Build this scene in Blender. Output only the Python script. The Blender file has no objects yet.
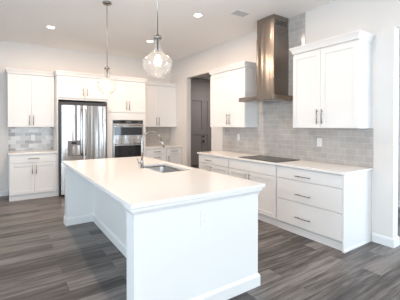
import bpy, bmesh, math, random
from mathutils import Vector, Matrix
random.seed(7)
PI = math.pi
sc = bpy.context.scene
C = sc.collection

# ------------------------------------------------------------------ camera
CAM_H = 1.4411; YAW = 0.5757; PITCH = -0.0095; ROLL = 0.0007
fw = Vector((math.sin(YAW)*math.cos(PITCH), math.cos(YAW)*math.cos(PITCH), math.sin(PITCH)))
rt = Vector((math.cos(YAW), -math.sin(YAW), 0)); up = rt.cross(fw)
rt2 = rt*math.cos(ROLL) + up*math.sin(ROLL); up2 = rt2.cross(fw)
cd = bpy.data.cameras.new('camera'); cam = bpy.data.objects.new('camera', cd); C.objects.link(cam)
M = Matrix((rt2, up2, -fw)).transposed().to_4x4(); M.translation = Vector((0, 0, CAM_H)); cam.matrix_world = M
cd.sensor_width = 36; cd.lens = 36*285.9/400
cd.shift_x = (200-191.8)/400; cd.shift_y = -(150-128.35)/400
cd.clip_start = 0.05; sc.camera = cam

# ------------------------------------------------------------------ light
sc.view_settings.view_transform = 'Standard'; sc.view_settings.look = 'None'
sc.view_settings.exposure = -0.06; sc.view_settings.gamma = 1
w = bpy.data.worlds.new('sky'); sc.world = w; w.use_nodes = True
bgn = w.node_tree.nodes['Background']; bgn.inputs[0].default_value = (0.62, 0.78, 1.0, 1); bgn.inputs[1].default_value = 1.6

def area(name, loc, rot, sx, sy, power, col, shape='RECTANGLE', spread=None):
    l = bpy.data.lights.new(name, 'AREA'); l.shape = shape; l.size = sx; l.size_y = sy
    l.energy = power; l.color = col
    if spread: l.spread = spread
    o = bpy.data.objects.new(name, l); C.objects.link(o); o.location = loc; o.rotation_euler = rot
    return o
DAY = (0.89, 0.95, 1.0); DAY_L = (0.68, 0.86, 1.0); WARM = (1.0, 0.76, 0.57)
WX, BY, H = 3.8312, 6.9933, 3.1712          # right wall plane, back wall plane, ceiling
LX, FY = -3.2, -2.6                          # left wall, wall behind the camera
FRONT_WINDOWS = [(-2.6, -0.4), (0.3, 2.5)]   # x ranges, z 0.25..2.6
LEFT_WINDOWS = [(-1.6, 0.2), (1.2, 3.0)]                  # y range
for a, b in FRONT_WINDOWS:
    area('window_daylight', ((a+b)/2, FY-0.35, 1.45), (PI/2, 0, 0), b-a+.3, 2.4, 132, DAY)
for a, b in LEFT_WINDOWS:
    area('window_daylight', (LX-0.35, (a+b)/2, 1.45), (PI/2, 0, -PI/2), b-a+.3, 2.4, 118, DAY_L)
area('hall_daylight', (5.2, -1.05, 1.5), (PI/2, 0, 0), 1.6, 2.0, 110, (0.70, 0.86, 1.0))
CAN_POWER = 26
PENDANT_GLOW = 55

# ------------------------------------------------------------------ materials
def mat(name, col, rough=.5, metal=0, spec=.5, **kw):
    m = bpy.data.materials.new(name); m.use_nodes = True
    b = m.node_tree.nodes['Principled BSDF']
    b.inputs['Base Color'].default_value = (*col, 1); b.inputs['Roughness'].default_value = rough
    b.inputs['Metallic'].default_value = metal; b.inputs['Specular IOR Level'].default_value = spec
    return m
def nodes(m): return m.node_tree.nodes, m.node_tree.links, m.node_tree.nodes['Principled BSDF']
def add(m, typ, **kw):
    n = m.node_tree.nodes.new(typ)
    for k, v in kw.items():
        if k in n.inputs: n.inputs[k].default_value = v
        else: setattr(n, k, v)
    return n
def bump_noise(m, scale, strength, dist=.001, detail=3, vec=None):
    N, L, b = nodes(m)
    tc = add(m, 'ShaderNodeTexCoord'); mp = add(m, 'ShaderNodeMapping')
    if vec: mp.inputs['Scale'].default_value = vec
    L.new(tc.outputs['Object'], mp.inputs[0])
    n = add(m, 'ShaderNodeTexNoise', Scale=scale, Detail=detail); L.new(mp.outputs[0], n.inputs['Vector'])
    bp = add(m, 'ShaderNodeBump', Strength=strength, Distance=dist)
    L.new(n.outputs['Fac'], bp.inputs['Height']); L.new(bp.outputs[0], b.inputs['Normal'])
    return n
def tint_noise(m, c1, c2, scale, vec=(1, 1, 1), lo=.4, hi=.6):
    N, L, b = nodes(m)
    tc = add(m, 'ShaderNodeTexCoord'); mp = add(m, 'ShaderNodeMapping'); mp.inputs['Scale'].default_value = vec
    L.new(tc.outputs['Object'], mp.inputs[0])
    n = add(m, 'ShaderNodeTexNoise', Scale=scale, Detail=4); L.new(mp.outputs[0], n.inputs['Vector'])
    r = add(m, 'ShaderNodeValToRGB'); e = r.color_ramp.elements
    e[0].position = lo; e[0].color = (*c1, 1); e[1].position = hi; e[1].color = (*c2, 1)
    L.new(n.outputs['Fac'], r.inputs[0]); L.new(r.outputs[0], b.inputs['Base Color'])

wall_m = mat('wall_paint', (.75, .715, .685), .85); bump_noise(wall_m, 180, .12)
ceil_m = mat('ceiling_paint', (.93, .90, .875), .9); bump_noise(ceil_m, 120, .15)
hallwall_dim_m = mat('hall_wall_dimmed', (.44, .43, .425), .85); bump_noise(hallwall_dim_m, 180, .12)  # kitchen wall paint with the hall's dimness darkened into its colour
trim_m = mat('trim_paint', (.80, .80, .80), .4)
cab_m = mat('white_lacquer', (.775, .765, .755), .38); bump_noise(cab_m, 60, .03)
quartz_m = mat('white_quartz', (.86, .83, .80), .18, spec=.35); tint_noise(quartz_m, (.805, .775, .745), (.785, .755, .73), 45, lo=.35, hi=.75)
steel_m = mat('brushed_steel', (.50, .48, .465), .2, 1)
bump_noise(steel_m, 4, 1.0, .014, detail=1, vec=(2.2, 2.2, .10))
steel_h = mat('hood_steel', (.31, .275, .245), .2, 1); bump_noise(steel_h, 4, .6, .008, detail=1, vec=(3, 3, .2))
for _m in (steel_h, steel_m):
    _b = _m.node_tree.nodes['Principled BSDF']; _b.inputs['Anisotropic'].default_value = .75; _b.inputs['Anisotropic Rotation'].default_value = .25
    _t = add(_m, 'ShaderNodeTangent', direction_type='RADIAL', axis='Z'); _m.node_tree.links.new(_t.outputs[0], _b.inputs['Tangent'])
sinksteel_m = mat('sink_steel', (.48, .46, .45), .28, 1); bump_noise(sinksteel_m, 60, .05)
nickel_m = mat('brushed_nickel', (.34, .32, .30), .25, 1); bump_noise(nickel_m, 80, .05)
chrome_m = mat('chrome', (.78, .77, .75), .1, 1)
black_m = mat('black_plastic', (.02, .02, .022), .35)
darkbox_m = mat('dark_appliance_shell', (.035, .035, .038), .45)
blackglass_m = mat('black_glass', (.012, .012, .014), .06)
cook_m = mat('cooktop_glass', (.03, .03, .032), .2, spec=.12)
panelgrey_m = mat('dispenser_grey', (.16, .16, .165), .3)
door_m = mat('grey_door_surface', (.40, .385, .39), .5)  # one even grey on the hall door and its casing
plate_m = mat('outlet_plastic', (.79, .79, .785), .35)
vent_m = mat('vent_slats', (.62, .61, .60), .5)
slot_m = mat('outlet_slot', (.45, .45, .45), .5)
ext_m = mat('vinyl_frame', (.85, .85, .85), .4)

def emis(name, col, st):
    m = bpy.data.materials.new(name); m.use_nodes = True; N = m.node_tree.nodes; N.clear()
    e = N.new('ShaderNodeEmission'); e.inputs[0].default_value = (*col, 1); e.inputs[1].default_value = st
    o = N.new('ShaderNodeOutputMaterial'); m.node_tree.links.new(e.outputs[0], o.inputs[0]); return m
bulb_m = emis('glowing_bulb', (1, .80, .60), PENDANT_GLOW)
lens_m = emis('lit_lens', (1, .84, .68), 14)
disp_m = emis('display_glow', (.35, .7, 1), .7)

def thin_glass(name, tint, gl=.6, edge=.35, haze=0):
    m = bpy.data.materials.new(name); m.use_nodes = True; N = m.node_tree.nodes; L = m.node_tree.links; N.clear()
    t = N.new('ShaderNodeBsdfTransparent'); t.inputs[0].default_value = (*tint, 1)
    g = N.new('ShaderNodeBsdfGlossy'); g.inputs['Roughness'].default_value = .03
    lw = N.new('ShaderNodeLayerWeight'); lw.inputs[0].default_value = edge
    mu = N.new('ShaderNodeMath'); mu.operation = 'MULTIPLY'; mu.inputs[1].default_value = gl
    mx = N.new('ShaderNodeMixShader'); o = N.new('ShaderNodeOutputMaterial')
    L.new(lw.outputs['Facing'], mu.inputs[0]); L.new(mu.outputs[0], mx.inputs[0])
    L.new(t.outputs[0], mx.inputs[1]); L.new(g.outputs[0], mx.inputs[2]); 
    if haze:
        tl = N.new('ShaderNodeBsdfTranslucent'); df = N.new('ShaderNodeBsdfDiffuse'); ad = N.new('ShaderNodeMixShader'); m2 = N.new('ShaderNodeMixShader')
        L.new(tl.outputs[0], ad.inputs[1]); L.new(df.outputs[0], ad.inputs[2]); m2.inputs[0].default_value = haze
        L.new(mx.outputs[0], m2.inputs[1]); L.new(ad.outputs[0], m2.inputs[2]); L.new(m2.outputs[0], o.inputs[0])
    else: L.new(mx.outputs[0], o.inputs[0])
    return m
pend_m = thin_glass('pendant_glass', (.985, .985, .985), .45, .3, .05)
pane_m = thin_glass('window_glass', (.97, .98, .98), .3)

# floor planks, running along x
floor_m = mat('vinyl_planks', (.2, .18, .17), .38, spec=.38)
def build_floor_mat():
    m = floor_m; N, L, b = nodes(m)
    tc = add(m, 'ShaderNodeTexCoord'); mp = add(m, 'ShaderNodeMapping'); L.new(tc.outputs['Object'], mp.inputs[0])
    mp.inputs['Location'].default_value = (.35, .06, 0)
    br = add(m, 'ShaderNodeTexBrick', Scale=1.0); L.new(mp.outputs[0], br.inputs['Vector'])
    br.inputs['Color1'].default_value = (0, 0, 0, 1); br.inputs['Color2'].default_value = (1, 1, 1, 1)
    br.inputs['Mortar'].default_value = (.5, .5, .5, 1)
    br.inputs['Mortar Size'].default_value = .0015; br.inputs['Mortar Smooth'].default_value = .1
    br.inputs['Brick Width'].default_value = 1.28; br.inputs['Row Height'].default_value = .17
    br.offset = .37; br.offset_frequency = 2
    # grain: stretched along x, shifted per plank
    sh = add(m, 'ShaderNodeVectorMath', operation='MULTIPLY_ADD')
    cb = add(m, 'ShaderNodeCombineXYZ'); L.new(br.outputs['Color'], cb.inputs[2]); L.new(br.outputs['Color'], cb.inputs[0])
    L.new(cb.outputs[0], sh.inputs[0]); sh.inputs[1].default_value = (7, 0, 9); L.new(tc.outputs['Object'], sh.inputs[2])
    m2 = add(m, 'ShaderNodeMapping'); m2.inputs['Scale'].default_value = (.9, 13, 1); L.new(sh.outputs[0], m2.inputs[0])
    n1 = add(m, 'ShaderNodeTexNoise', Scale=1.7, Detail=7, Roughness=.68); L.new(m2.outputs[0], n1.inputs['Vector'])
    m3 = add(m, 'ShaderNodeMapping'); m3.inputs['Scale'].default_value = (2, 60, 1); L.new(sh.outputs[0], m3.inputs[0])
    n2 = add(m, 'ShaderNodeTexNoise', Scale=2.0, Detail=4); L.new(m3.outputs[0], n2.inputs['Vector'])
    # value = plank*.45 + grain*.9 + fine*.25
    a = add(m, 'ShaderNodeMath', operation='MULTIPLY'); L.new(br.outputs['Color'], a.inputs[0]); a.inputs[1].default_value = .26
    c = add(m, 'ShaderNodeMath', operation='MULTIPLY_ADD'); L.new(n1.outputs['Fac'], c.inputs[0]); c.inputs[1].default_value = .95; L.new(a.outputs[0], c.inputs[2])
    d = add(m, 'ShaderNodeMath', operation='MULTIPLY_ADD'); L.new(n2.outputs['Fac'], d.inputs[0]); d.inputs[1].default_value = .33; L.new(c.outputs[0], d.inputs[2])
    r = add(m, 'ShaderNodeValToRGB'); L.new(d.outputs[0], r.inputs[0])
    e = r.color_ramp.elements
    e[0].position = .53; e[0].color = (.030, .026, .025, 1); e[1].position = .92; e[1].color = (.225, .204, .192, 1)
    k = e.new(.68); k.color = (.074, .064, .060, 1)
    mx = add(m, 'ShaderNodeMix', data_type='RGBA'); L.new(br.outputs['Fac'], mx.inputs[0])
    L.new(r.outputs[0], mx.inputs[6]); mx.inputs[7].default_value = (.05, .043, .04, 1)
    L.new(mx.outputs[2], b.inputs['Base Color'])
    rr = add(m, 'ShaderNodeMapRange'); L.new(n1.outputs['Fac'], rr.inputs[0]); rr.inputs[3].default_value = .30; rr.inputs[4].default_value = .48
    L.new(rr.outputs[0], b.inputs['Roughness'])
    bp = add(m, 'ShaderNodeBump', Strength=.25, Distance=.001); L.new(n2.outputs['Fac'], bp.inputs['Height']); L.new(bp.outputs[0], b.inputs['Normal'])
build_floor_mat()

def tile_mat(name, axis, c1, c2, grout, rough=.18):
    m = mat(name, c1, rough); N, L, b = nodes(m)
    tc = add(m, 'ShaderNodeTexCoord'); sp = add(m, 'ShaderNodeSeparateXYZ'); L.new(tc.outputs['Object'], sp.inputs[0])
    cb = add(m, 'ShaderNodeCombineXYZ'); L.new(sp.outputs[axis], cb.inputs[0]); L.new(sp.outputs['Z'], cb.inputs[1])
    br = add(m, 'ShaderNodeTexBrick', Scale=1.0); L.new(cb.outputs[0], br.inputs['Vector'])
    br.inputs['Color1'].default_value = (*c1, 1); br.inputs['Color2'].default_value = (*c2, 1); br.inputs['Mortar'].default_value = (*grout, 1)
    br.inputs['Brick Width'].default_value = .162; br.inputs['Row Height'].default_value = .081
    br.inputs['Mortar Size'].default_value = .0022; br.inputs['Mortar Smooth'].default_value = .3; br.inputs['Bias'].default_value = 0
    br.offset = .5
    n = add(m, 'ShaderNodeTexNoise', Scale=9, Detail=5); L.new(tc.outputs['Object'], n.inputs['Vector'])
    mx = add(m, 'ShaderNodeMix', data_type='RGBA', blend_type='MULTIPLY'); mx.inputs[0].default_value = .35
    r = add(m, 'ShaderNodeValToRGB'); r.color_ramp.elements[0].color = (.6, .6, .6, 1); r.color_ramp.elements[0].position = .3
    r.color_ramp.elements[1].position = .7; L.new(n.outputs['Fac'], r.inputs[0])
    L.new(br.outputs['Color'], mx.inputs[6]); L.new(r.outputs[0], mx.inputs[7]); L.new(mx.outputs[2], b.inputs['Base Color'])
    inv = add(m, 'ShaderNodeMath', operation='SUBTRACT'); inv.inputs[0].default_value = 1; L.new(br.outputs['Fac'], inv.inputs[1])
    bp = add(m, 'ShaderNodeBump', Strength=.5, Distance=.002); L.new(inv.outputs[0], bp.inputs['Height'])
    bp2 = add(m, 'ShaderNodeBump', Strength=.25, Distance=.004); n3 = add(m, 'ShaderNodeTexNoise', Scale=14, Detail=1)
    L.new(tc.outputs['Object'], n3.inputs['Vector']); L.new(n3.outputs['Fac'], bp2.inputs['Height']); L.new(bp.outputs[0], bp2.inputs['Normal'])
    L.new(bp2.outputs[0], b.inputs['Normal'])
    ra = add(m, 'ShaderNodeMapRange'); L.new(br.outputs['Fac'], ra.inputs[0]); ra.inputs[3].default_value = rough; ra.inputs[4].default_value = .8
    L.new(ra.outputs[0], b.inputs['Roughness'])
    return m
tile_y = tile_mat('grey_subway_tile_y', 'Y', (.48, .445, .42), (.54, .505, .475), (.66, .635, .615))
tile_x = tile_mat('grey_subway_tile_x', 'X', (.48, .445, .42), (.54, .505, .475), (.66, .635, .615))
tile_niche_sheen = tile_mat('sheen_painted_tile', 'X', (.33, .325, .32), (.80, .79, .78), (.84, .84, .83))  # same grey tile, daylight reflection painted in as paler colours

# ------------------------------------------------------------------ mesh helpers
def nb(): return bmesh.new()
def bx(bm, x0, x1, y0, y1, z0, z1):
    v = [bm.verts.new((x, y, z)) for x in (x0, x1) for y in (y0, y1) for z in (z0, z1)]
    for f in ((0, 1, 3, 2), (4, 6, 7, 5), (0, 4, 5, 1), (2, 3, 7, 6), (0, 2, 6, 4), (1, 5, 7, 3)):
        bm.faces.new([v[i] for i in f])
    return v
def obj(name, bm, m, parent=None, bevel=0, smooth=False, seg=2):
    bmesh.ops.recalc_face_normals(bm, faces=bm.faces)
    me = bpy.data.meshes.new(name); bm.to_mesh(me); bm.free()
    if smooth:
        for p in me.polygons: p.use_smooth = True
    o = bpy.data.objects.new(name, me); C.objects.link(o); me.materials.append(m)
    if parent: o.parent = parent
    if bevel:
        b = o.modifiers.new('bevel', 'BEVEL'); b.width = bevel; b.segments = seg; b.limit_method = 'ANGLE'
    return o
def lathe(bm, prof, cx=0, cy=0, n=40, close=False):
    rings = []
    for r, z in prof:
        if r < 1e-5: rings.append([bm.verts.new((cx, cy, z))])
        else: rings.append([bm.verts.new((cx+r*math.cos(2*PI*i/n), cy+r*math.sin(2*PI*i/n), z)) for i in range(n)])
    pairs = list(zip(rings[:-1], rings[1:]))
    if close: pairs.append((rings[-1], rings[0]))
    for A, B in pairs:
        for i in range(n):
            j = (i+1) % n
            if len(A) == 1 and len(B) == 1: continue
            if len(A) == 1: bm.faces.new((A[0], B[i], B[j]))
            elif len(B) == 1: bm.faces.new((A[i], A[j], B[0]))
            else: bm.faces.new((A[i], A[j], B[j], B[i]))
def tube(bm, pts, r, n=12, caps=True):
    pts = [Vector(p) for p in pts]; rs = r if isinstance(r, (list, tuple)) else [r]*len(pts)
    rings = []; ref = None
    for i, p in enumerate(pts):
        t = (pts[min(i+1, len(pts)-1)] - pts[max(i-1, 0)]).normalized()
        if ref is None: ref = Vector((0, 0, 1)) if abs(t.z) < .9 else Vector((0, 1, 0))
        a = (ref - t*ref.dot(t)).normalized(); b = t.cross(a); ref = a
        rings.append([bm.verts.new(p + (a*math.cos(2*PI*k/n) + b*math.sin(2*PI*k/n))*rs[i]) for k in range(n)])
    for A, B in zip(rings[:-1], rings[1:]):
        for k in range(n): bm.faces.new((A[k], A[(k+1) % n], B[(k+1) % n], B[k]))
    if caps: bm.faces.new(rings[0][::-1]); bm.faces.new(rings[-1])
def sweep(bm, path, prof, closed_ends=True):
    """profile (out, z) swept along a plan path; 'out' is to the right of travel, mitred at corners"""
    P = [Vector(p) for p in path]; rings = []
    for i, p in enumerate(P):
        ns = []
        if i > 0: d = (P[i]-P[i-1]).normalized(); ns.append(Vector((d.y, -d.x)))
        if i < len(P)-1: d = (P[i+1]-P[i]).normalized(); ns.append(Vector((d.y, -d.x)))
        if len(ns) == 2:
            s = ns[0]+ns[1]; s = s/(s.dot(ns[0]))
        else: s = ns[0]
        rings.append([bm.verts.new((p.x+s.x*o, p.y+s.y*o, z)) for o, z in prof])
    n = len(prof)
    for A, B in zip(rings[:-1], rings[1:]):
        for k in range(n): bm.faces.new((A[k], A[(k+1) % n], B[(k+1) % n], B[k]))
    bm.faces.new(rings[0]); bm.faces.new(rings[-1][::-1])
def thing(name, label, cat, loc=(0, 0, 0), rz=0, group=None):
    o = bpy.data.objects.new(name, None); C.objects.link(o); o.location = loc; o.rotation_euler = (0, 0, rz)
    o.empty_display_size = .1; o['label'] = label; o['category'] = cat
    if group: o['group'] = group
    return o
def tag(o, label, cat, group=None):
    o['label'] = label; o['category'] = cat
    if group: o['group'] = group
    return o
def struct(name, bm, m, parent=None, bevel=0):
    o = obj(name, bm, m, parent, bevel)
    if not parent: o['kind'] = 'structure'
    return o

# ------------------------------------------------------------------ setting
HX = 7.4      # far side of the rooms to the right
T = .13
b = nb(); bx(b, LX-.15, HX+.15, FY-.15, 9.0, -.1, 0); struct('floor', b, floor_m)
b = nb(); bx(b, LX-.15, HX+.15, FY-.15, 9.0, H, H+.1); struct('ceiling', b, ceil_m)
b = nb(); bx(b, LX-.15, WX+T, BY, BY+.15, 0, H); struct('wall_back', b, wall_m)
OY0, OY1, OZ = 5.10, 6.15, 2.645             # hall opening
EY, EZ, EY0 = 1.533, 2.60, -.4               # wide opening beside the base cabinets
b = nb()
bx(b, WX, WX+T, FY, EY0, 0, H); bx(b, WX, WX+T, EY0, EY, EZ, H); bx(b, WX, WX+T, EY, OY0, 0, H)
bx(b, WX, WX+T, OY0, OY1, OZ, H); bx(b, WX, WX+T, OY1, BY, 0, H)
struct('wall_right', b, wall_m)
def wall_with_windows_x(name, y0, y1, wins):
    b = nb(); xs = LX-.15
    for a, c in wins:
        bx(b, xs, a, y0, y1, 0, H); bx(b, a, c, y0, y1, 0, .25); bx(b, a, c, y0, y1, 2.6, H); xs = c
    bx(b, xs, WX+T, y0, y1, 0, H); struct(name, b, wall_m)
wall_with_windows_x('wall_front', FY-.15, FY, FRONT_WINDOWS)
b = nb(); ys = FY
for a, c in LEFT_WINDOWS:
    bx(b, LX-.15, LX, ys, a, 0, H); bx(b, LX-.15, LX, a, c, 0, .25); bx(b, LX-.15, LX, a, c, 2.6, H); ys = c
bx(b, LX-.15, LX, ys, BY, 0, H); struct('wall_left', b, wall_m)
# windows: frame, mullion, pane
def window(name, along, a, c, at):
    fr = nb(); pn = nb()
    def q(bm, u0, u1, z0, z1, d0, d1):
        if along == 'x': bx(bm, u0, u1, at-d1, at-d0, z0, z1)
        else: bx(bm, at-d1, at-d0, u0, u1, z0, z1)
    z0, z1 = .252, 2.598
    q(fr, a+.002, a+.06, z0, z1, .04, .12); q(fr, c-.06, c-.002, z0, z1, .04, .12)
    q(fr, a+.06, c-.06, z0, z0+.06, .04, .12); q(fr, a+.06, c-.06, z1-.06, z1, .04, .12)
    m = (a+c)/2; q(fr, m-.035, m+.035, z0+.06, z1-.06, .04, .12)
    q(pn, a+.06, m-.035, z0+.06, z1-.06, .075, .081); q(pn, m+.035, c-.06, z0+.06, z1-.06, .075, .081)
    o = struct(name, fr, ext_m); obj('window_pane', pn, pane_m, o)
window('window_1', 'x', *FRONT_WINDOWS[0], FY); window('window_2', 'x', *FRONT_WINDOWS[1], FY)
window('window_3', 'y', *LEFT_WINDOWS[0], LX); window('window_4', 'y', *LEFT_WINDOWS[1], LX)
# rooms beyond the right wall
b = nb(); bx(b, WX+T, HX, 8.65, 8.78, 0, H); struct('wall_hall_far', b, hallwall_dim_m)
b = nb(); bx(b, HX, HX+.15, FY, 8.78, 0, H); struct('wall_hall_right', b, hallwall_dim_m)
b = nb(); bx(b, WX+T, HX, 3.2, 3.33, 0, H); struct('wall_hall_divider', b, wall_m)
b = nb(); bx(b, WX, WX+T, BY+.15, 8.65, 0, H); struct('wall_hall_left', b, hallwall_dim_m)
b = nb(); bx(b, 5.85, 5.98, EY0-.9, 3.2, 0, H); struct('wall_side_room', b, wall_m)
b = nb(); bx(b, WX+T, 5.85, -1.45, -1.32, 0, H); struct('wall_side_room_front', b, wall_m)
# baseboards
BB = [(0, 0), (.016, 0), (.016, .09), (.008, .106), (.004, .112), (0, .112)]
def base(name, path):
    b = nb(); sweep(b, path, BB); struct(name, b, trim_m)
base('baseboard_back', [(.028, BY-.001), (LX, BY-.001)][::-1])
base('baseboard_right', [(WX-.001, 1.755), (WX-.001, EY-.001), (WX+T+.001, EY-.001), (WX+T+.001, 3.19)])
base('baseboard_corner', [(WX-.001, 6.345), (WX-.001, OY1+.001), (WX+T, OY1+.001)][::1])
base('baseboard_side_room', [(5.849, 3.199), (5.849, -1.3)])

# grey door at the end of the hall
DX0, DX1, DZ = 5.45, 6.40, 2.50
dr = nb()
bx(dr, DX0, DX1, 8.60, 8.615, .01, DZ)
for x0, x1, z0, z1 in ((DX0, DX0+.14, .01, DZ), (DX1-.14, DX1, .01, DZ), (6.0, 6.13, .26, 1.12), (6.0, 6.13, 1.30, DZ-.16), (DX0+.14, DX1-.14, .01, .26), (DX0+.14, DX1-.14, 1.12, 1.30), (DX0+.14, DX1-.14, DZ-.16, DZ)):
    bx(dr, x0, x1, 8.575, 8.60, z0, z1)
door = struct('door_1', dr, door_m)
for nm, z, r, d in (('door_knob', .875, .036, .07), ('deadbolt', 1.05, .033, .03)):
    b = nb(); lathe(b, [(0, 0), (r, 0), (r, .008), (.014, .012), (.014, d*.5), (r*.95, d*.6), (r*.95, d*.9), (r*.6, d), (0, d)], n=24)
    bmesh.ops.rotate(b, verts=b.verts, matrix=Matrix.Rotation(PI/2, 3, 'X')); bmesh.ops.translate(b, verts=b.verts, vec=(6.065, 8.575, z))
    obj(nm, b, black_m, door, smooth=True)
b = nb()
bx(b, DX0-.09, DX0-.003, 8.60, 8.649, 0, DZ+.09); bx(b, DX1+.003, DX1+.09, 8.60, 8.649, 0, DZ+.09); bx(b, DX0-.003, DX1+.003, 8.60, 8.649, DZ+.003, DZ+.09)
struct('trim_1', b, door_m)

# ------------------------------------------------------------------ backsplashes
tag(obj('tile_backsplash', (lambda b: (bx(b, WX-.009, WX-.0005, 2.725, 3.682, .9155, H-.001), bx(b, WX-.009, WX-.0005, 1.752, 2.725, .9155, 1.406), bx(b, WX-.009, WX-.0005, 3.682, 4.70, .9155, 1.406), b)[-1])(nb()), tile_y),
    'grey glossy subway tile behind the range hood, rising to the ceiling', 'backsplash')
b = nb(); bx(b, .037, .865, BY-.009, BY-.0005, .9155, 1.406)
tag(obj('tile_backsplash', b, tile_niche_sheen), 'grey brick tile in the niche left of the refrigerator, daylight sheen painted in', 'backsplash')
b = nb(); bx(b, 2.806, WX-.001, BY-.009, BY-.0005, .9155, 1.406)
tag(obj('tile_backsplash', b, tile_x), 'small grey tile patch above the corner counter right of the ovens', 'backsplash')

# ------------------------------------------------------------------ cabinet kit (local: x along the front, y into the wall)
def shaker(w_, h_, x0, z0, th=.02, fr=.062):
    b = nb(); bx(b, x0, x0+w_, .009, th, z0, z0+h_)
    bx(b, x0, x0+fr, 0, .009, z0, z0+h_); bx(b, x0+w_-fr, x0+w_, 0, .009, z0, z0+h_)
    bx(b, x0+fr, x0+w_-fr, 0, .009, z0, z0+fr); bx(b, x0+fr, x0+w_-fr, 0, .009, z0+h_-fr, z0+h_)
    return b
def slab(w_, h_, x0, z0, th=.02):
    b = nb(); bx(b, x0, x0+w_, 0, th, z0, z0+h_); return b
def handle(parent, kind, x, z, L=.2):
    b = nb(); r = .0062; h = L/2
    if kind == 'v':
        tube(b, [(x, -.032, z-h), (x, -.032, z+h)], r, 10)
        for s in (-1, 1): tube(b, [(x, .0, z+s*h*.72), (x, -.032, z+s*h*.72)], r*.8, 8)
    else:
        tube(b, [(x-h, -.032, z), (x+h, -.032, z)], r, 10)
        for s in (-1, 1): tube(b, [(x+s*h*.72, .0, z), (x+s*h*.72, -.032, z)], r*.8, 8)
    return obj('handle', b, nickel_m, parent, smooth=True)
G = .0017
def door_pair(t, x0, x1, z0, z1, hz, split=None, L=.2, hoff=.035):
    m = split if split is not None else (x0+x1)/2
    d = obj('door', shaker(m-G-x0-G, z1-z0, x0+G, z0), cab_m, t, bevel=.002, seg=1); handle(d, 'v', m-hoff, hz, L)
    d = obj('door', shaker(x1-G-m-G, z1-z0, m+G, z0), cab_m, t, bevel=.002, seg=1); handle(d, 'v', m+hoff, hz, L)
def drawer(t, x0, x1, z0, z1, hz=None, hx=None, L=.225, style='slab', name='drawer'):
    f = slab if style == 'slab' else shaker
    d = obj(name, f(x1-x0-2*G, z1-z0, x0+G, z0), cab_m, t, bevel=.004, seg=2)
    if hz: handle(d, 'h', hx if hx is not None else (x0+x1)/2, hz, L)
CROWN = [(0, 0), (.006, 0), (.009, .014), (.015, .032), (.024, .052), (.034, .068), (.038, .072), (.038, .087), (0, .087)]
def crown(t, w_, dep, z, left=True, right=True, y0=.0, xa=0, ret=None):
    ret = ret or dep-.001
    p = []
    b = nb()
    path = []
    if left: path.append((xa+.001, ret))
    path += [(xa+.001, y0), (w_-.001, y0)]
    if right: path.append((w_-.001, ret))
    sweep(b, path, [(o, z+zz) for o, zz in CROWN])
    if True:
        bx(b, xa+.002, w_-.002, y0+.001, dep-.002, z, z+.086)
    obj('crown_moulding', b, cab_m, t)
def wall_cabinet(label, loc, rz, w_, dep, z0, z1, hz, zc, split=None, left=True, right=True, group=None):
    t = thing('wall_cabinet', label, 'cabinet', (*loc, z0), rz, group)
    h = z1-z0
    b = nb(); bx(b, 0, w_, .021, dep, 0, h); obj('body', b, cab_m, t, bevel=.001, seg=1)
    door_pair(t, 0, w_, .004, h-.03, hz-z0, split)
    crown(t, w_, dep, h+.0005, left, right)
    return t
ZU = 1.409; ZUT = 2.473
KICK = .105
def base_body(t, w_, dep, top=.8825, z0=KICK):
    b = nb(); bx(b, 0, w_, .021, dep, z0, top); obj('body', b, cab_m, t)
    b = nb(); bx(b, .001, w_-.001, .045, .062, 0, z0); obj('toe_kick', b, cab_m, t)

# right wall run (faces -x): local x = towards the camera
RZ = -PI/2; XB = 3.201; XUP = 3.496; DB = WX-.001-XB; DU = WX-.001-XUP
# base units
t = thing('base_cabinet', 'white base cabinet with three wide drawers at the near end of the right run', 'cabinet', (XB, 2.740, 0), RZ)
wd = 2.740-1.79
b = nb(); bx(b, 0, wd, .021, DB, KICK, .8825); obj('body', b, cab_m, t)
b = nb(); bx(b, .001, wd, .045, .062, 0, KICK); obj('toe_kick', b, cab_m, t)
drawer(t, .012, wd, .722, .873, .782, .45); drawer(t, .012, wd, .437, .714, .541, .45); drawer(t, .012, wd, .118, .429, .241, .45)
b = nb(); bx(b, wd+.0005, wd+.02, 0, DB, 0, .8825); obj('end_panel', b, cab_m, t, bevel=.0015, seg=1)
b = nb(); sweep(b, [(.0, .0445), (wd, .0445)], [(0, 0), (.012, 0), (.012, .085), (0, .095)]); obj('base_trim', b, cab_m, t)
b = nb(); sweep(b, [(wd+.0205, DB-.018), (wd+.0205, 0)][::-1], [(0, 0), (.01, 0), (.01, .02), (0, .03)]); obj('shoe_moulding', b, cab_m, t)
t = thing('base_cabinet', 'white two-door base cabinet with blank top panel under the black cooktop', 'cabinet', (XB, 3.770, 0), RZ)
wd = 1.028; base_body(t, wd, DB)
drawer(t, .004, wd-.004, .722, .873, name='false_front'); door_pair(t, .004, wd-.004, .118, .714, .60, 3.77-3.289, L=.17, hoff=.037)
t = thing('base_cabinet', 'white base cabinet with drawer over doors at the hall-opening end of the right run', 'cabinet', (XB, 4.690, 0), RZ)
wd = .918; base_body(t, wd, DB)
drawer(t, .01, wd-.004, .722, .873, .789, .36, L=.2); door_pair(t, .01, wd-.004, .118, .714, .60, .40, L=.17, hoff=.037)

def slabtop(name, label, x0, x1, y0, y1, z0=.884, z1=.9145):
    b = nb(); bx(b, x0, x1, y0, y1, z0, z1); o = obj(name, b, quartz_m, bevel=.003); tag(o, label, 'worktop'); return o
slabtop('worktop', 'long white quartz worktop along the right wall beneath the range hood', WX-.647, WX-.010, 1.752, 4.712)
slabtop('worktop', 'short white worktop in the niche left of the refrigerator', .03, .866, BY-.647, BY-.010)
slabtop('worktop', 'short white worktop in the back corner right of the ovens', 2.806, WX-.001, BY-.647, BY-.010)

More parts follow.
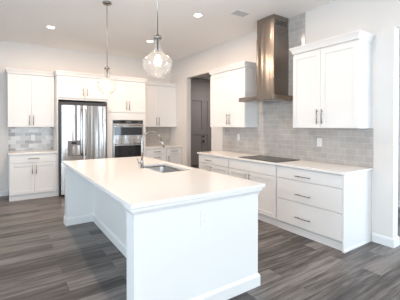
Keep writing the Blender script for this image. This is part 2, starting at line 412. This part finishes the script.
# uppers
wall_cabinet('large white two-door wall cabinet to the right of the range hood', (XUP, 2.691), RZ, 2.691-1.77, DU, ZU, ZUT, 1.561, 2.56, split=2.691-2.257)
wall_cabinet('white two-door wall cabinet to the left of the range hood, by the hall opening', (XUP, 4.695), RZ, 4.695-3.69, DU, ZU, ZUT, 1.561, 2.56, split=4.695-4.109)

# back wall run (faces -y)
YB = 6.363; YU = 6.658; DBB = BY-.001-YB; DUU = BY-.001-YU
wall_cabinet('white two-door wall cabinet above the tiled niche, far left', (.024, YU), 0, .86-.024, DUU, ZU, ZUT, 1.55, 2.56, split=.433-.024, right=False)
wall_cabinet('white two-door wall cabinet in the back corner right of the ovens', (2.806, YU), 0, WX-.002-2.806, DUU, ZU, ZUT, 1.55, 2.56, split=3.268-2.806, left=False, right=False)
t = thing('base_cabinet', 'white base cabinet with one drawer over two doors, far left of the back wall', 'cabinet', (.037, YB, 0), 0)
wd = .828; base_body(t, wd, DBB)
drawer(t, .012, wd-.004, .722, .873, .80, .41, L=.2); door_pair(t, .012, wd-.004, .118, .714, .585, .42, L=.18)
# corner base: drawer stack and drawer-over-door unit
t = thing('base_cabinet', 'narrow white drawer stack beside the wall ovens under the back corner worktop', 'cabinet', (2.807, YB, 0), 0)
wd = .567; base_body(t, wd, DBB)
drawer(t, .004, wd-.002, .722, .873, .80, .29, L=.2); drawer(t, .004, wd-.002, .437, .714, .66, .29, L=.2); drawer(t, .004, wd-.002, .118, .429, .38, .29, L=.2)
t = thing('base_cabinet', 'white drawer-over-door base cabinet tight in the back right corner', 'cabinet', (3.376, YB, 0), 0)
wd = WX-.002-3.376; base_body(t, wd, DBB)
drawer(t, .002, wd-.03, .722, .873, .80, .21, L=.2)
d = obj('door', shaker(wd-.032-.004, .596, .004, .118), cab_m, t, bevel=.002, seg=1); handle(d, 'v', .05, .585, .18)

# refrigerator enclosure
t = thing('refrigerator_cabinet', 'white enclosure with two short doors above the refrigerator', 'cabinet', (.868, YB, 0), 0)
wd = 1.905-.868
b = nb(); bx(b, 0, .02, 0, DBB, 0, 1.976); bx(b, wd-.02, wd, 0, DBB, 0, 1.976); bx(b, 0, wd, .021, DBB, 1.976, ZUT); obj('body', b, cab_m, t)
door_pair(t, .02, wd-.0, 2.02, ZUT-.03, 2.15, 1.403-.868+.01, L=.15, hoff=.042)
crown(t, wd, DBB, ZUT+.0005, True, False, ret=YU-YB-.04)
# oven tower
t = thing('oven_cabinet', 'tall white cabinet housing the built-in microwave and oven', 'cabinet', (1.906, YB, 0), 0)
wd = 2.804-1.906
OX0, OX1, OZ0, OZ1 = 2.003-1.906, 2.742-1.906, .47, 1.575
b = nb(); bx(b, 0, OX0, .0, DBB, KICK, 1.72); bx(b, OX1, wd, .0, DBB, KICK, 1.72); bx(b, OX0, OX1, .0, DBB, OZ1, 1.72); bx(b, OX0, OX1, .021, DBB, KICK, OZ0)
bx(b, OX0, OX1, DBB-.02, DBB, OZ0, OZ1); bx(b, 0, wd, .021, DBB, 1.72, ZUT); obj('body', b, cab_m, t)
b = nb(); bx(b, .001, wd-.001, .045, .062, 0, KICK); obj('toe_kick', b, cab_m, t)
drawer(t, OX0, OX1, .118, .455, .36, L=.2)
door_pair(t, .0, wd, 1.745, ZUT-.03, 1.90, 2.362-1.906, L=.2)
crown(t, wd, DBB, ZUT+.0005, False, True, ret=YU-YB-.04)

# ------------------------------------------------------------------ built-in ovens
t = thing('wall_oven', 'stainless built-in microwave over oven with black glass windows', 'oven', (2.006, YB, .473), 0)
ow = 2.739-2.006; oh = 1.572-.473
b = nb(); bx(b, 0, ow, .0, .55, 0, oh); obj('body', b, steel_m, t)
b = nb(); bx(b, .012, ow-.012, -.022, -.0005, oh-.085, oh-.012); pnl = obj('control_panel', b, blackglass_m, t, bevel=.002)
b = nb(); bx(b, ow/2-.07, ow/2+.07, -.0235, -.0222, oh-.062, oh-.035); obj('display', b, panelgrey_m, pnl)
for i in range(6):
    b = nb(); x = .07+i*.035 if i < 3 else ow-.07-(i-3)*.035
    bx(b, x-.009, x+.009, -.0235, -.0222, oh-.056, oh-.041); obj('button', b, panelgrey_m, pnl)
def oven_door(z0, z1, g0, g1, hz, name):
    b = nb(); bx(b, .004, ow-.004, -.035, -.0005, z0, z1); d = obj(name, b, steel_m, t, bevel=.004)
    b = nb(); bx(b, .035, ow-.035, -.0385, -.0352, g0, g1); obj('window_glass', b, blackglass_m, d, bevel=.001)
    b = nb(); tube(b, [(.045, -.075, hz), (ow-.045, -.075, hz)], .0125, 12)
    for x in (.07, ow-.07): tube(b, [(x, -.035, hz), (x, -.075, hz)], .009, 10)
    obj('handle', b, steel_m, d, smooth=True)
    return d
zb = .473
oven_door(1.115-zb, 1.482-zb, 1.22-zb, 1.405-zb, 1.445-zb, 'microwave_door')
oven_door(.48-zb, 1.075-zb, .60-zb, .985-zb, 1.02-zb, 'oven_door')

# ------------------------------------------------------------------ refrigerator
FX0, FX1, FYF = .920, 1.842, 6.205
t = thing('refrigerator', 'stainless french-door refrigerator with water dispenser in left door', 'refrigerator', (FX0, FYF, 0), 0)
fwid = FX1-FX0
b = nb(); bx(b, -.026, fwid+.012, .075, .74, .03, 1.925); obj('body', b, darkbox_m, t, bevel=.004)
def fdoor(x0, x1, z0, z1, name):
    b = nb(); n = 14; top = []; bot = []
    for k in range(n+1):
        u = k/n; x = x0+(x1-x0)*u
        g = (x-0)/fwid*2-1
        y = .012*g*g + .012*max(0, (abs(u-.5)*2)**14)
        top.append((x, y))
    vs = [[b.verts.new((x, y, z)) for x, y in top] for z in (z0, z1)]
    vb = [[b.verts.new((x, .07, z)) for x, y in top] for z in (z0, z1)]
    for k in range(n):
        b.faces.new((vs[0][k], vs[0][k+1], vs[1][k+1], vs[1][k])); b.faces.new((vb[0][k], vb[1][k], vb[1][k+1], vb[0][k+1]))
        b.faces.new((vs[1][k], vs[1][k+1], vb[1][k+1], vb[1][k])); b.faces.new((vs[0][k], vb[0][k], vb[0][k+1], vs[0][k+1]))
    b.faces.new((vs[0][0], vs[1][0], vb[1][0], vb[0][0])); b.faces.new((vs[0][n], vb[0][n], vb[1][n], vs[1][n]))
    o = obj(name, b, steel_m, t)
    return o
SPL = 1.342-FX0
ld = fdoor(.002, SPL-.003, .72, 1.855, 'door'); rd = fdoor(SPL+.003, fwid-.002, .72, 1.855, 'door')
fz = fdoor(.002, fwid-.002, .05, .71, 'freezer_drawer')
for d, x in ((ld, SPL-.035), (rd, SPL+.038)):
    b = nb(); pts = [(x, .0, .82), (x, -.045, .86)]+[(x, -.055-.012*math.sin(PI*k/8), .90+(1.70-.90)*k/8) for k in range(9)]+[(x, -.045, 1.74), (x, .0, 1.78)]
    tube(b, pts, .0125, 12); obj('handle', b, steel_m, d, smooth=True)
b = nb(); tube(b, [(.10, .008, .64), (.10, -.05, .64), (fwid-.10, -.05, .64), (fwid-.10, .008, .64)], .0125, 12); obj('handle', b, steel_m, fz, smooth=True)
DX, DXE, DZ0, DZ1 = 1.038-FX0, 1.284-FX0, .815, 1.135
b = nb(); fr = .012
bx(b, DX, DXE, -.003, .006, DZ1-.10, DZ1); bx(b, DX, DX+fr, -.003, .006, DZ0, DZ1-.10); bx(b, DXE-fr, DXE, -.003, .006, DZ0, DZ1-.10)
bx(b, DX+fr, DXE-fr, -.003, .006, DZ0, DZ0+.02); bx(b, DX+fr, DXE-fr, .004, .006, DZ0+.02, DZ1-.10)
dsp = obj('dispenser', b, panelgrey_m, ld)
b = nb(); bx(b, (DX+DXE)/2-.02, (DX+DXE)/2+.02, -.006, .003, DZ0+.06, DZ0+.2); obj('paddle', b, chrome_m, dsp, bevel=.003)
b = nb(); bx(b, (DX+DXE)/2-.05, (DX+DXE)/2+.05, -.0045, -.0032, DZ1-.07, DZ1-.03); obj('display', b, blackglass_m, dsp)

# ------------------------------------------------------------------ range hood
HC = 3.225
t = thing('range_hood', 'stainless chimney range hood on the tiled right wall', 'range hood', (WX-.010, HC, 1.835), RZ)
# local: x towards camera, y towards the wall (0 = tile face, negative into the room)
b = nb(); hx = .362; hd = .56
z0, z1, z2 = 0, .068, .08
lo = [(-hx, -hd), (hx, -hd), (hx, 0), (-hx, 0)]; tp = [(-.19, -.37), (.19, -.37), (.19, 0), (-.19, 0)]
r0 = [b.verts.new((x, y, z0)) for x, y in lo]; r1 = [b.verts.new((x, y, z1)) for x, y in lo]; r2 = [b.verts.new((x, y, z2)) for x, y in tp]
for A, B in ((r0, r1), (r1, r2)):
    for i in range(4): b.faces.new((A[i], A[(i+1) % 4], B[(i+1) % 4], B[i]))
b.faces.new(r0[::-1]); b.faces.new(r2); obj('canopy', b, steel_h, t, bevel=.003)
b = nb(); bx(b, -.182+.02, .182+.02, -.352, 0, .0805, 1.02); obj('lower_chimney', b, steel_h, t, bevel=.002)
b = nb(); bx(b, -.176+.02, .176+.02, -.346, 0, 1.0205, H-1.835-.001); uc = obj('upper_chimney', b, steel_h, t, bevel=.002)
for i in range(3):      # vent slots near the ceiling, on the side facing the room
    b = nb(); yy = -.285+i*.085
    for k in range(3):
        bx(b, .1962, .1975, yy, yy+.06, H-1.835-.15+k*.026, H-1.835-.15+k*.026+.014)
    obj('vent_slot', b, black_m, uc)
b = nb(); 
for s in (-1, 1): bx(b, s*.17-.15, s*.17+.15, -hd+.06, -.06, -.006, -.0005)
obj('grease_filter', b, steel_m, t)
for i in range(3):
    b = nb(); lathe(b, [(0, 0), (.009, 0), (.009, .004), (0, .004)], n=16)
    bmesh.ops.rotate(b, verts=b.verts, matrix=Matrix.Rotation(PI/2, 3, 'X')); bmesh.ops.translate(b, verts=b.verts, vec=((i-1)*.04, -hd-.0005, .034))
    obj('button', b, black_m, t)

# ------------------------------------------------------------------ cooktop
b = nb(); bx(b, 3.232, 3.755, 2.755, 3.56, .915, .923)
ct = tag(obj('cooktop', b, cook_m, bevel=.002), 'black glass cooktop set on the worktop beneath the hood', 'cooktop')
for cx, cy, r in ((3.38, 2.95, .085), (3.38, 3.36, .105), (3.61, 2.95, .105), (3.61, 3.36, .085), (3.5, 3.155, .07)):
    b = nb(); lathe(b, [(r-.003, .9231), (r, .9231), (r, .9234), (r-.003, .9234)], cx, cy, 36, close=True); obj('burner_ring', b, panelgrey_m, ct)

# ------------------------------------------------------------------ outlets
def outlet(label, loc, rz, group=None, style='outlet'):
    t = thing('electrical_outlet', label, 'outlet', loc, rz, group)
    b = nb(); bx(b, -.038, .038, -.006, 0, -.062, .062); obj('cover_plate', b, plate_m, t, bevel=.002)
    for z in (-.026, .026):
        b = nb(); bx(b, -.016, .016, -.0085, -.0062, z-.014, z+.014); so = obj('socket', b, plate_m, t, bevel=.003)
        b = nb()
        for x in (-.007, .005): bx(b, x, x+.002, -.0092, -.0086, z-.006, z+.008)
        bx(b, -.002, .002, -.0092, -.0086, z-.012, z-.008); obj('slot', b, slot_m, so)
    return t
outlet('white outlet on the grey tile left of the cooktop', (WX-.0095, 4.201, 1.215), RZ)
outlet('white outlet on the grey tile under the large wall cabinet right of the hood', (WX-.0095, 2.474, 1.20), RZ)
outlet('white outlet in the tiled niche left of the refrigerator', (.48, BY-.0095, 1.18), 0)
outlet('white outlet on the near end panel of the island', (1.303, 1.8295, .72), 0)

# ------------------------------------------------------------------ island
IX0, IX1, IY0, IY1 = .692, 1.972, 1.808, 4.593
PX0, PX1 = .722, 1.90
t = thing('kitchen_island', 'large white kitchen island with an open knee space on its left side', 'island', ((PX0+PX1)/2, (IY0+IY1)/2, 0), 0)
def P(b): bmesh.ops.translate(b, verts=b.verts, vec=(-(PX0+PX1)/2, -(IY0+IY1)/2, 0)); return b
b = nb(); bx(b, PX0, PX1, 1.83, 1.975, 0, .8825); obj('end_panel', P(b), cab_m, t, bevel=.002)
b = nb(); bx(b, PX0, PX1, 4.42, 4.568, 0, .8825); obj('end_panel', P(b), cab_m, t, bevel=.002)
SX0, SX1, SY0, SY1 = 1.452, 1.855, 2.845, 3.60     # sink bowl
b = nb(); bx(b, 1.105, 1.123, 1.9755, 4.4195, 0, .8825)                      # knee wall
bx(b, 1.882, PX1-.004, 1.9755, 4.4195, KICK, .8825)                             # working side
bx(b, 1.123, 1.882, 1.9755, 4.4195, KICK-.02, KICK)
bx(b, 1.123, 1.882, 2.6, 2.62, KICK, .8825); bx(b, 1.123, 1.882, 3.8, 3.82, KICK, .8825)
bx(b, 1.82, 1.84, 1.9755, 4.4195, 0, KICK-.02)
obj('body', P(b), cab_m, t)
b = nb(); sweep(b, [(PX0, 4.568), (PX0, 4.42), (1.105, 4.42), (1.105, 1.975), (PX0, 1.975), (PX0, 1.83), (PX1, 1.83), (PX1, 1.97)], BB)
obj('baseboard', P(b), cab_m, t)
MOULD = [(0, .822), (.006, .822), (.008, .835), (.016, .846), (.026, .858), (.03, .868), (.03, .8835-.001), (0, .8835-.001)]
b = nb(); sweep(b, [(PX0+.0, 1.975), (PX0+.0, 1.83), (PX1, 1.83), (PX1, 1.975)], [(o*.85, z) for o, z in MOULD]); obj('top_moulding', P(b), cab_m, t)
# island worktop with sink cut-out
def rrect(x0, x1, y0, y1, r, n=6):
    pts = []
    for cx, cy, a0 in ((x1-r, y1-r, 0), (x0+r, y1-r, PI/2), (x0+r, y0+r, PI), (x1-r, y0+r, 3*PI/2)):
        for k in range(n+1): a = a0+PI/2*k/n; pts.append((cx+r*math.cos(a), cy+r*math.sin(a)))
    return pts
b = nb(); outer = rrect(IX0, IX1, IY0, IY1, .006, 3); inner = rrect(SX0, SX1, SY0, SY1, .05)
es = []
for loop in (outer, inner):
    vs = [b.verts.new((x, y, .884)) for x, y in loop]
    es += [b.edges.new((vs[i], vs[(i+1) % len(vs)])) for i in range(len(vs))]
res = bmesh.ops.triangle_fill(b, use_beauty=True, use_dissolve=False, edges=es)
fs = [f for f in res['geom'] if isinstance(f, bmesh.types.BMFace)]
ex = bmesh.ops.extrude_face_region(b, geom=fs)
bmesh.ops.translate(b, verts=[v for v in ex['geom'] if isinstance(v, bmesh.types.BMVert)], vec=(0, 0, .0305))
tag(obj('island_worktop', b, quartz_m, bevel=.0025), 'broad white quartz worktop covering the island, cut out for the sink', 'worktop')
# sink
b = nb(); rings = []
for off, z in ((.0, .8795), (-.002, .8795), (.004, .86), (.008, .70), (.03, .672), (.12, .668)):
    rings.append([b.verts.new((x, y, z)) for x, y in rrect(SX0+.0+off, SX1-off, SY0+off, SY1-off, max(.05-off*.2, .02))])
for A, B in zip(rings[:-1], rings[1:]):
    for i in range(len(A)): b.faces.new((A[i], A[(i+1) % len(A)], B[(i+1) % len(A)], B[i]))
b.faces.new(rings[-1])
sk = obj('sink', b, sinksteel_m, smooth=True); sk.modifiers.new('thick', 'SOLIDIFY').thickness = -.002
tag(sk, 'undermount stainless steel sink bowl sunk in the island worktop', 'sink')
b = nb(); lathe(b, [(0, .6695), (.04, .6695), (.045, .672), (.045, .6745), (.03, .6745), (.026, .671), (0, .671)], (SX0+SX1)/2, (SY0+SY1)/2, 28); obj('drain', b, chrome_m, sk, smooth=True)
# faucet
FXc, FYc = 1.412, 3.31
t = thing('faucet', 'tall brushed nickel gooseneck pull-down faucet beside the island sink', 'faucet', (FXc, FYc, .9148), 0)
b = nb(); lathe(b, [(0, 0), (.029, 0), (.029, .006), (.019, .012), (.018, .09), (.013, .11), (.0, .11)], n=28); obj('base', b, nickel_m, t, smooth=True)
b = nb(); R = .122; zt = .345
pts = [(0, 0, z) for z in (.11, .2, .28)]+[(R-R*math.cos(a), -.03*(a/PI), zt+R*.85*math.sin(a)) for a in [PI*k/18 for k in range(0, 16)]]+[(.252, -.031, zt-.012)]
tube(b, pts, .0125, 14); obj('spout', b, nickel_m, t, smooth=True)
e = Vector(pts[-1]); d = (Vector(pts[-1])-Vector(pts[-2])).normalized()
b = nb(); tube(b, [e-d*.002, e+d*.01, e+d*.055, e+d*.09], [.0125, .014, .0145, .013], 16); obj('spray_head', b, nickel_m, t, smooth=True)
b = nb(); tube(b, [(0, 0, .06), (-.035, .0, .062), (-.05, .0, .066)], [.012, .012, .009], 12); tube(b, [(-.045, .0, .064), (-.066, .0, .125)], [.006, .0045], 10); obj('lever_handle', b, nickel_m, t, smooth=True)

# ------------------------------------------------------------------ pendant lamps
def pendant(label, x, y):
    t = thing('pendant_lamp', label, 'pendant lamp', (x, y, H), 0, 'glass pendants over the island')
    b = nb(); lathe(b, [(0, -.0005), (.062, -.0005), (.062, -.018), (.05, -.026), (.012, -.03), (0, -.03)], n=36); obj('canopy', b, nickel_m, t, smooth=True)
    z = lambda v: v-H
    b = nb(); tube(b, [(0, 0, -.028), (0, 0, z(2.27))], .0042, 10); obj('rod', b, nickel_m, t, smooth=True)
    b = nb(); lathe(b, [(0, z(2.275)), (.012, z(2.275)), (.016, z(2.262)), (.038, z(2.258)), (.038, z(2.236)), (.0, z(2.236))], n=32); obj('cap', b, nickel_m, t, smooth=True)
    b = nb(); lathe(b, [(0, z(2.235)), (.009, z(2.235)), (.009, z(2.13)), (.021, z(2.125)), (.021, z(2.085)), (0, z(2.085))], n=24); obj('socket', b, nickel_m, t, smooth=True)
    b = nb(); lathe(b, [(0, z(2.084)), (.013, z(2.082)), (.016, z(2.07)), (.026, z(2.05)), (.030, z(2.03)), (.027, z(2.008)), (.015, z(1.995)), (0, z(1.991))], n=24); obj('bulb', b, bulb_m, t, smooth=True)
    prof = [(.034, 2.25), (.034, 2.20), (.035, 2.155), (.040, 2.13), (.053, 2.11), (.078, 2.088), (.108, 2.065), (.129, 2.045), (.137, 2.025), (.136, 2.0), (.128, 1.972), (.112, 1.943), (.092, 1.918), (.07, 1.898), (.052, 1.885)]
    b = nb(); lathe(b, [(r, z(v)) for r, v in prof]+[(r-.003, z(v)) for r, v in reversed(prof)], n=48, close=True)
    obj('glass_shade', b, pend_m, t, smooth=True)
    return t
pendant('glass bell pendant nearest the viewer, over the middle of the island', 1.166, 2.372)
pendant('glass bell pendant farther away, over the far end of the island', 1.196, 4.035)

# ------------------------------------------------------------------ recessed ceiling lights
def can(label, x, y, k=1, col=WARM):
    t = thing('recessed_light', label, 'ceiling light', (x, y, H), 0, 'recessed ceiling lights')
    b = nb(); lathe(b, [(.062, -.0005), (.085, -.0005), (.083, -.006), (.062, -.009)], n=36, close=True); obj('trim_ring', b, trim_m, t, smooth=True)
    b = nb(); lathe(b, [(0, -.0005), (.0615, -.0005), (.0615, -.004), (0, -.004)], n=32); obj('lens', b, lens_m, t)
    l = area('recessed_lamp', (0, 0, -.012), (0, 0, 0), .12, .12, CAN_POWER*k, col, 'DISK'); l.parent = t
can('round lit ceiling light above the far left cabinets, leftmost', .667, 5.571)
can('round lit ceiling light nearest the hood chimney, upper middle', 2.523, 3.712)
can('round lit ceiling light just left of the near pendant glass', 2.474, 5.384)
can('round lit ceiling light out of frame above the near left of the island', .667, 3.70)
can('round lit ceiling light out of frame above the near right of the island', 2.2, 1.7, .5)
can('unseen fill light added on the hall ceiling to brighten the hall', 6.2, 7.2, 1.15, (1, .87, .80))  # added lamp with no visible source, lifts the dark hall
# ceiling vent
t = thing('ceiling_vent', 'small white slatted air vent in the ceiling beside the hood chimney', 'vent', (3.03, 3.30, H), 0)
b = nb(); bx(b, -.14, .14, -.09, -.075, -.008, -.0005); bx(b, -.14, .14, .075, .09, -.008, -.0005); bx(b, -.14, -.125, -.075, .075, -.008, -.0005); bx(b, .125, .14, -.075, .075, -.008, -.0005); obj('frame', b, trim_m, t)
b = nb()
for k in range(7): y = -.066+k*.022; bx(b, -.125, .125, y-.004, y+.004, -.007, -.003)
bx(b, -.125, .125, -.075, .075, -.0025, -.0005)
obj('slats', b, vent_m, t)
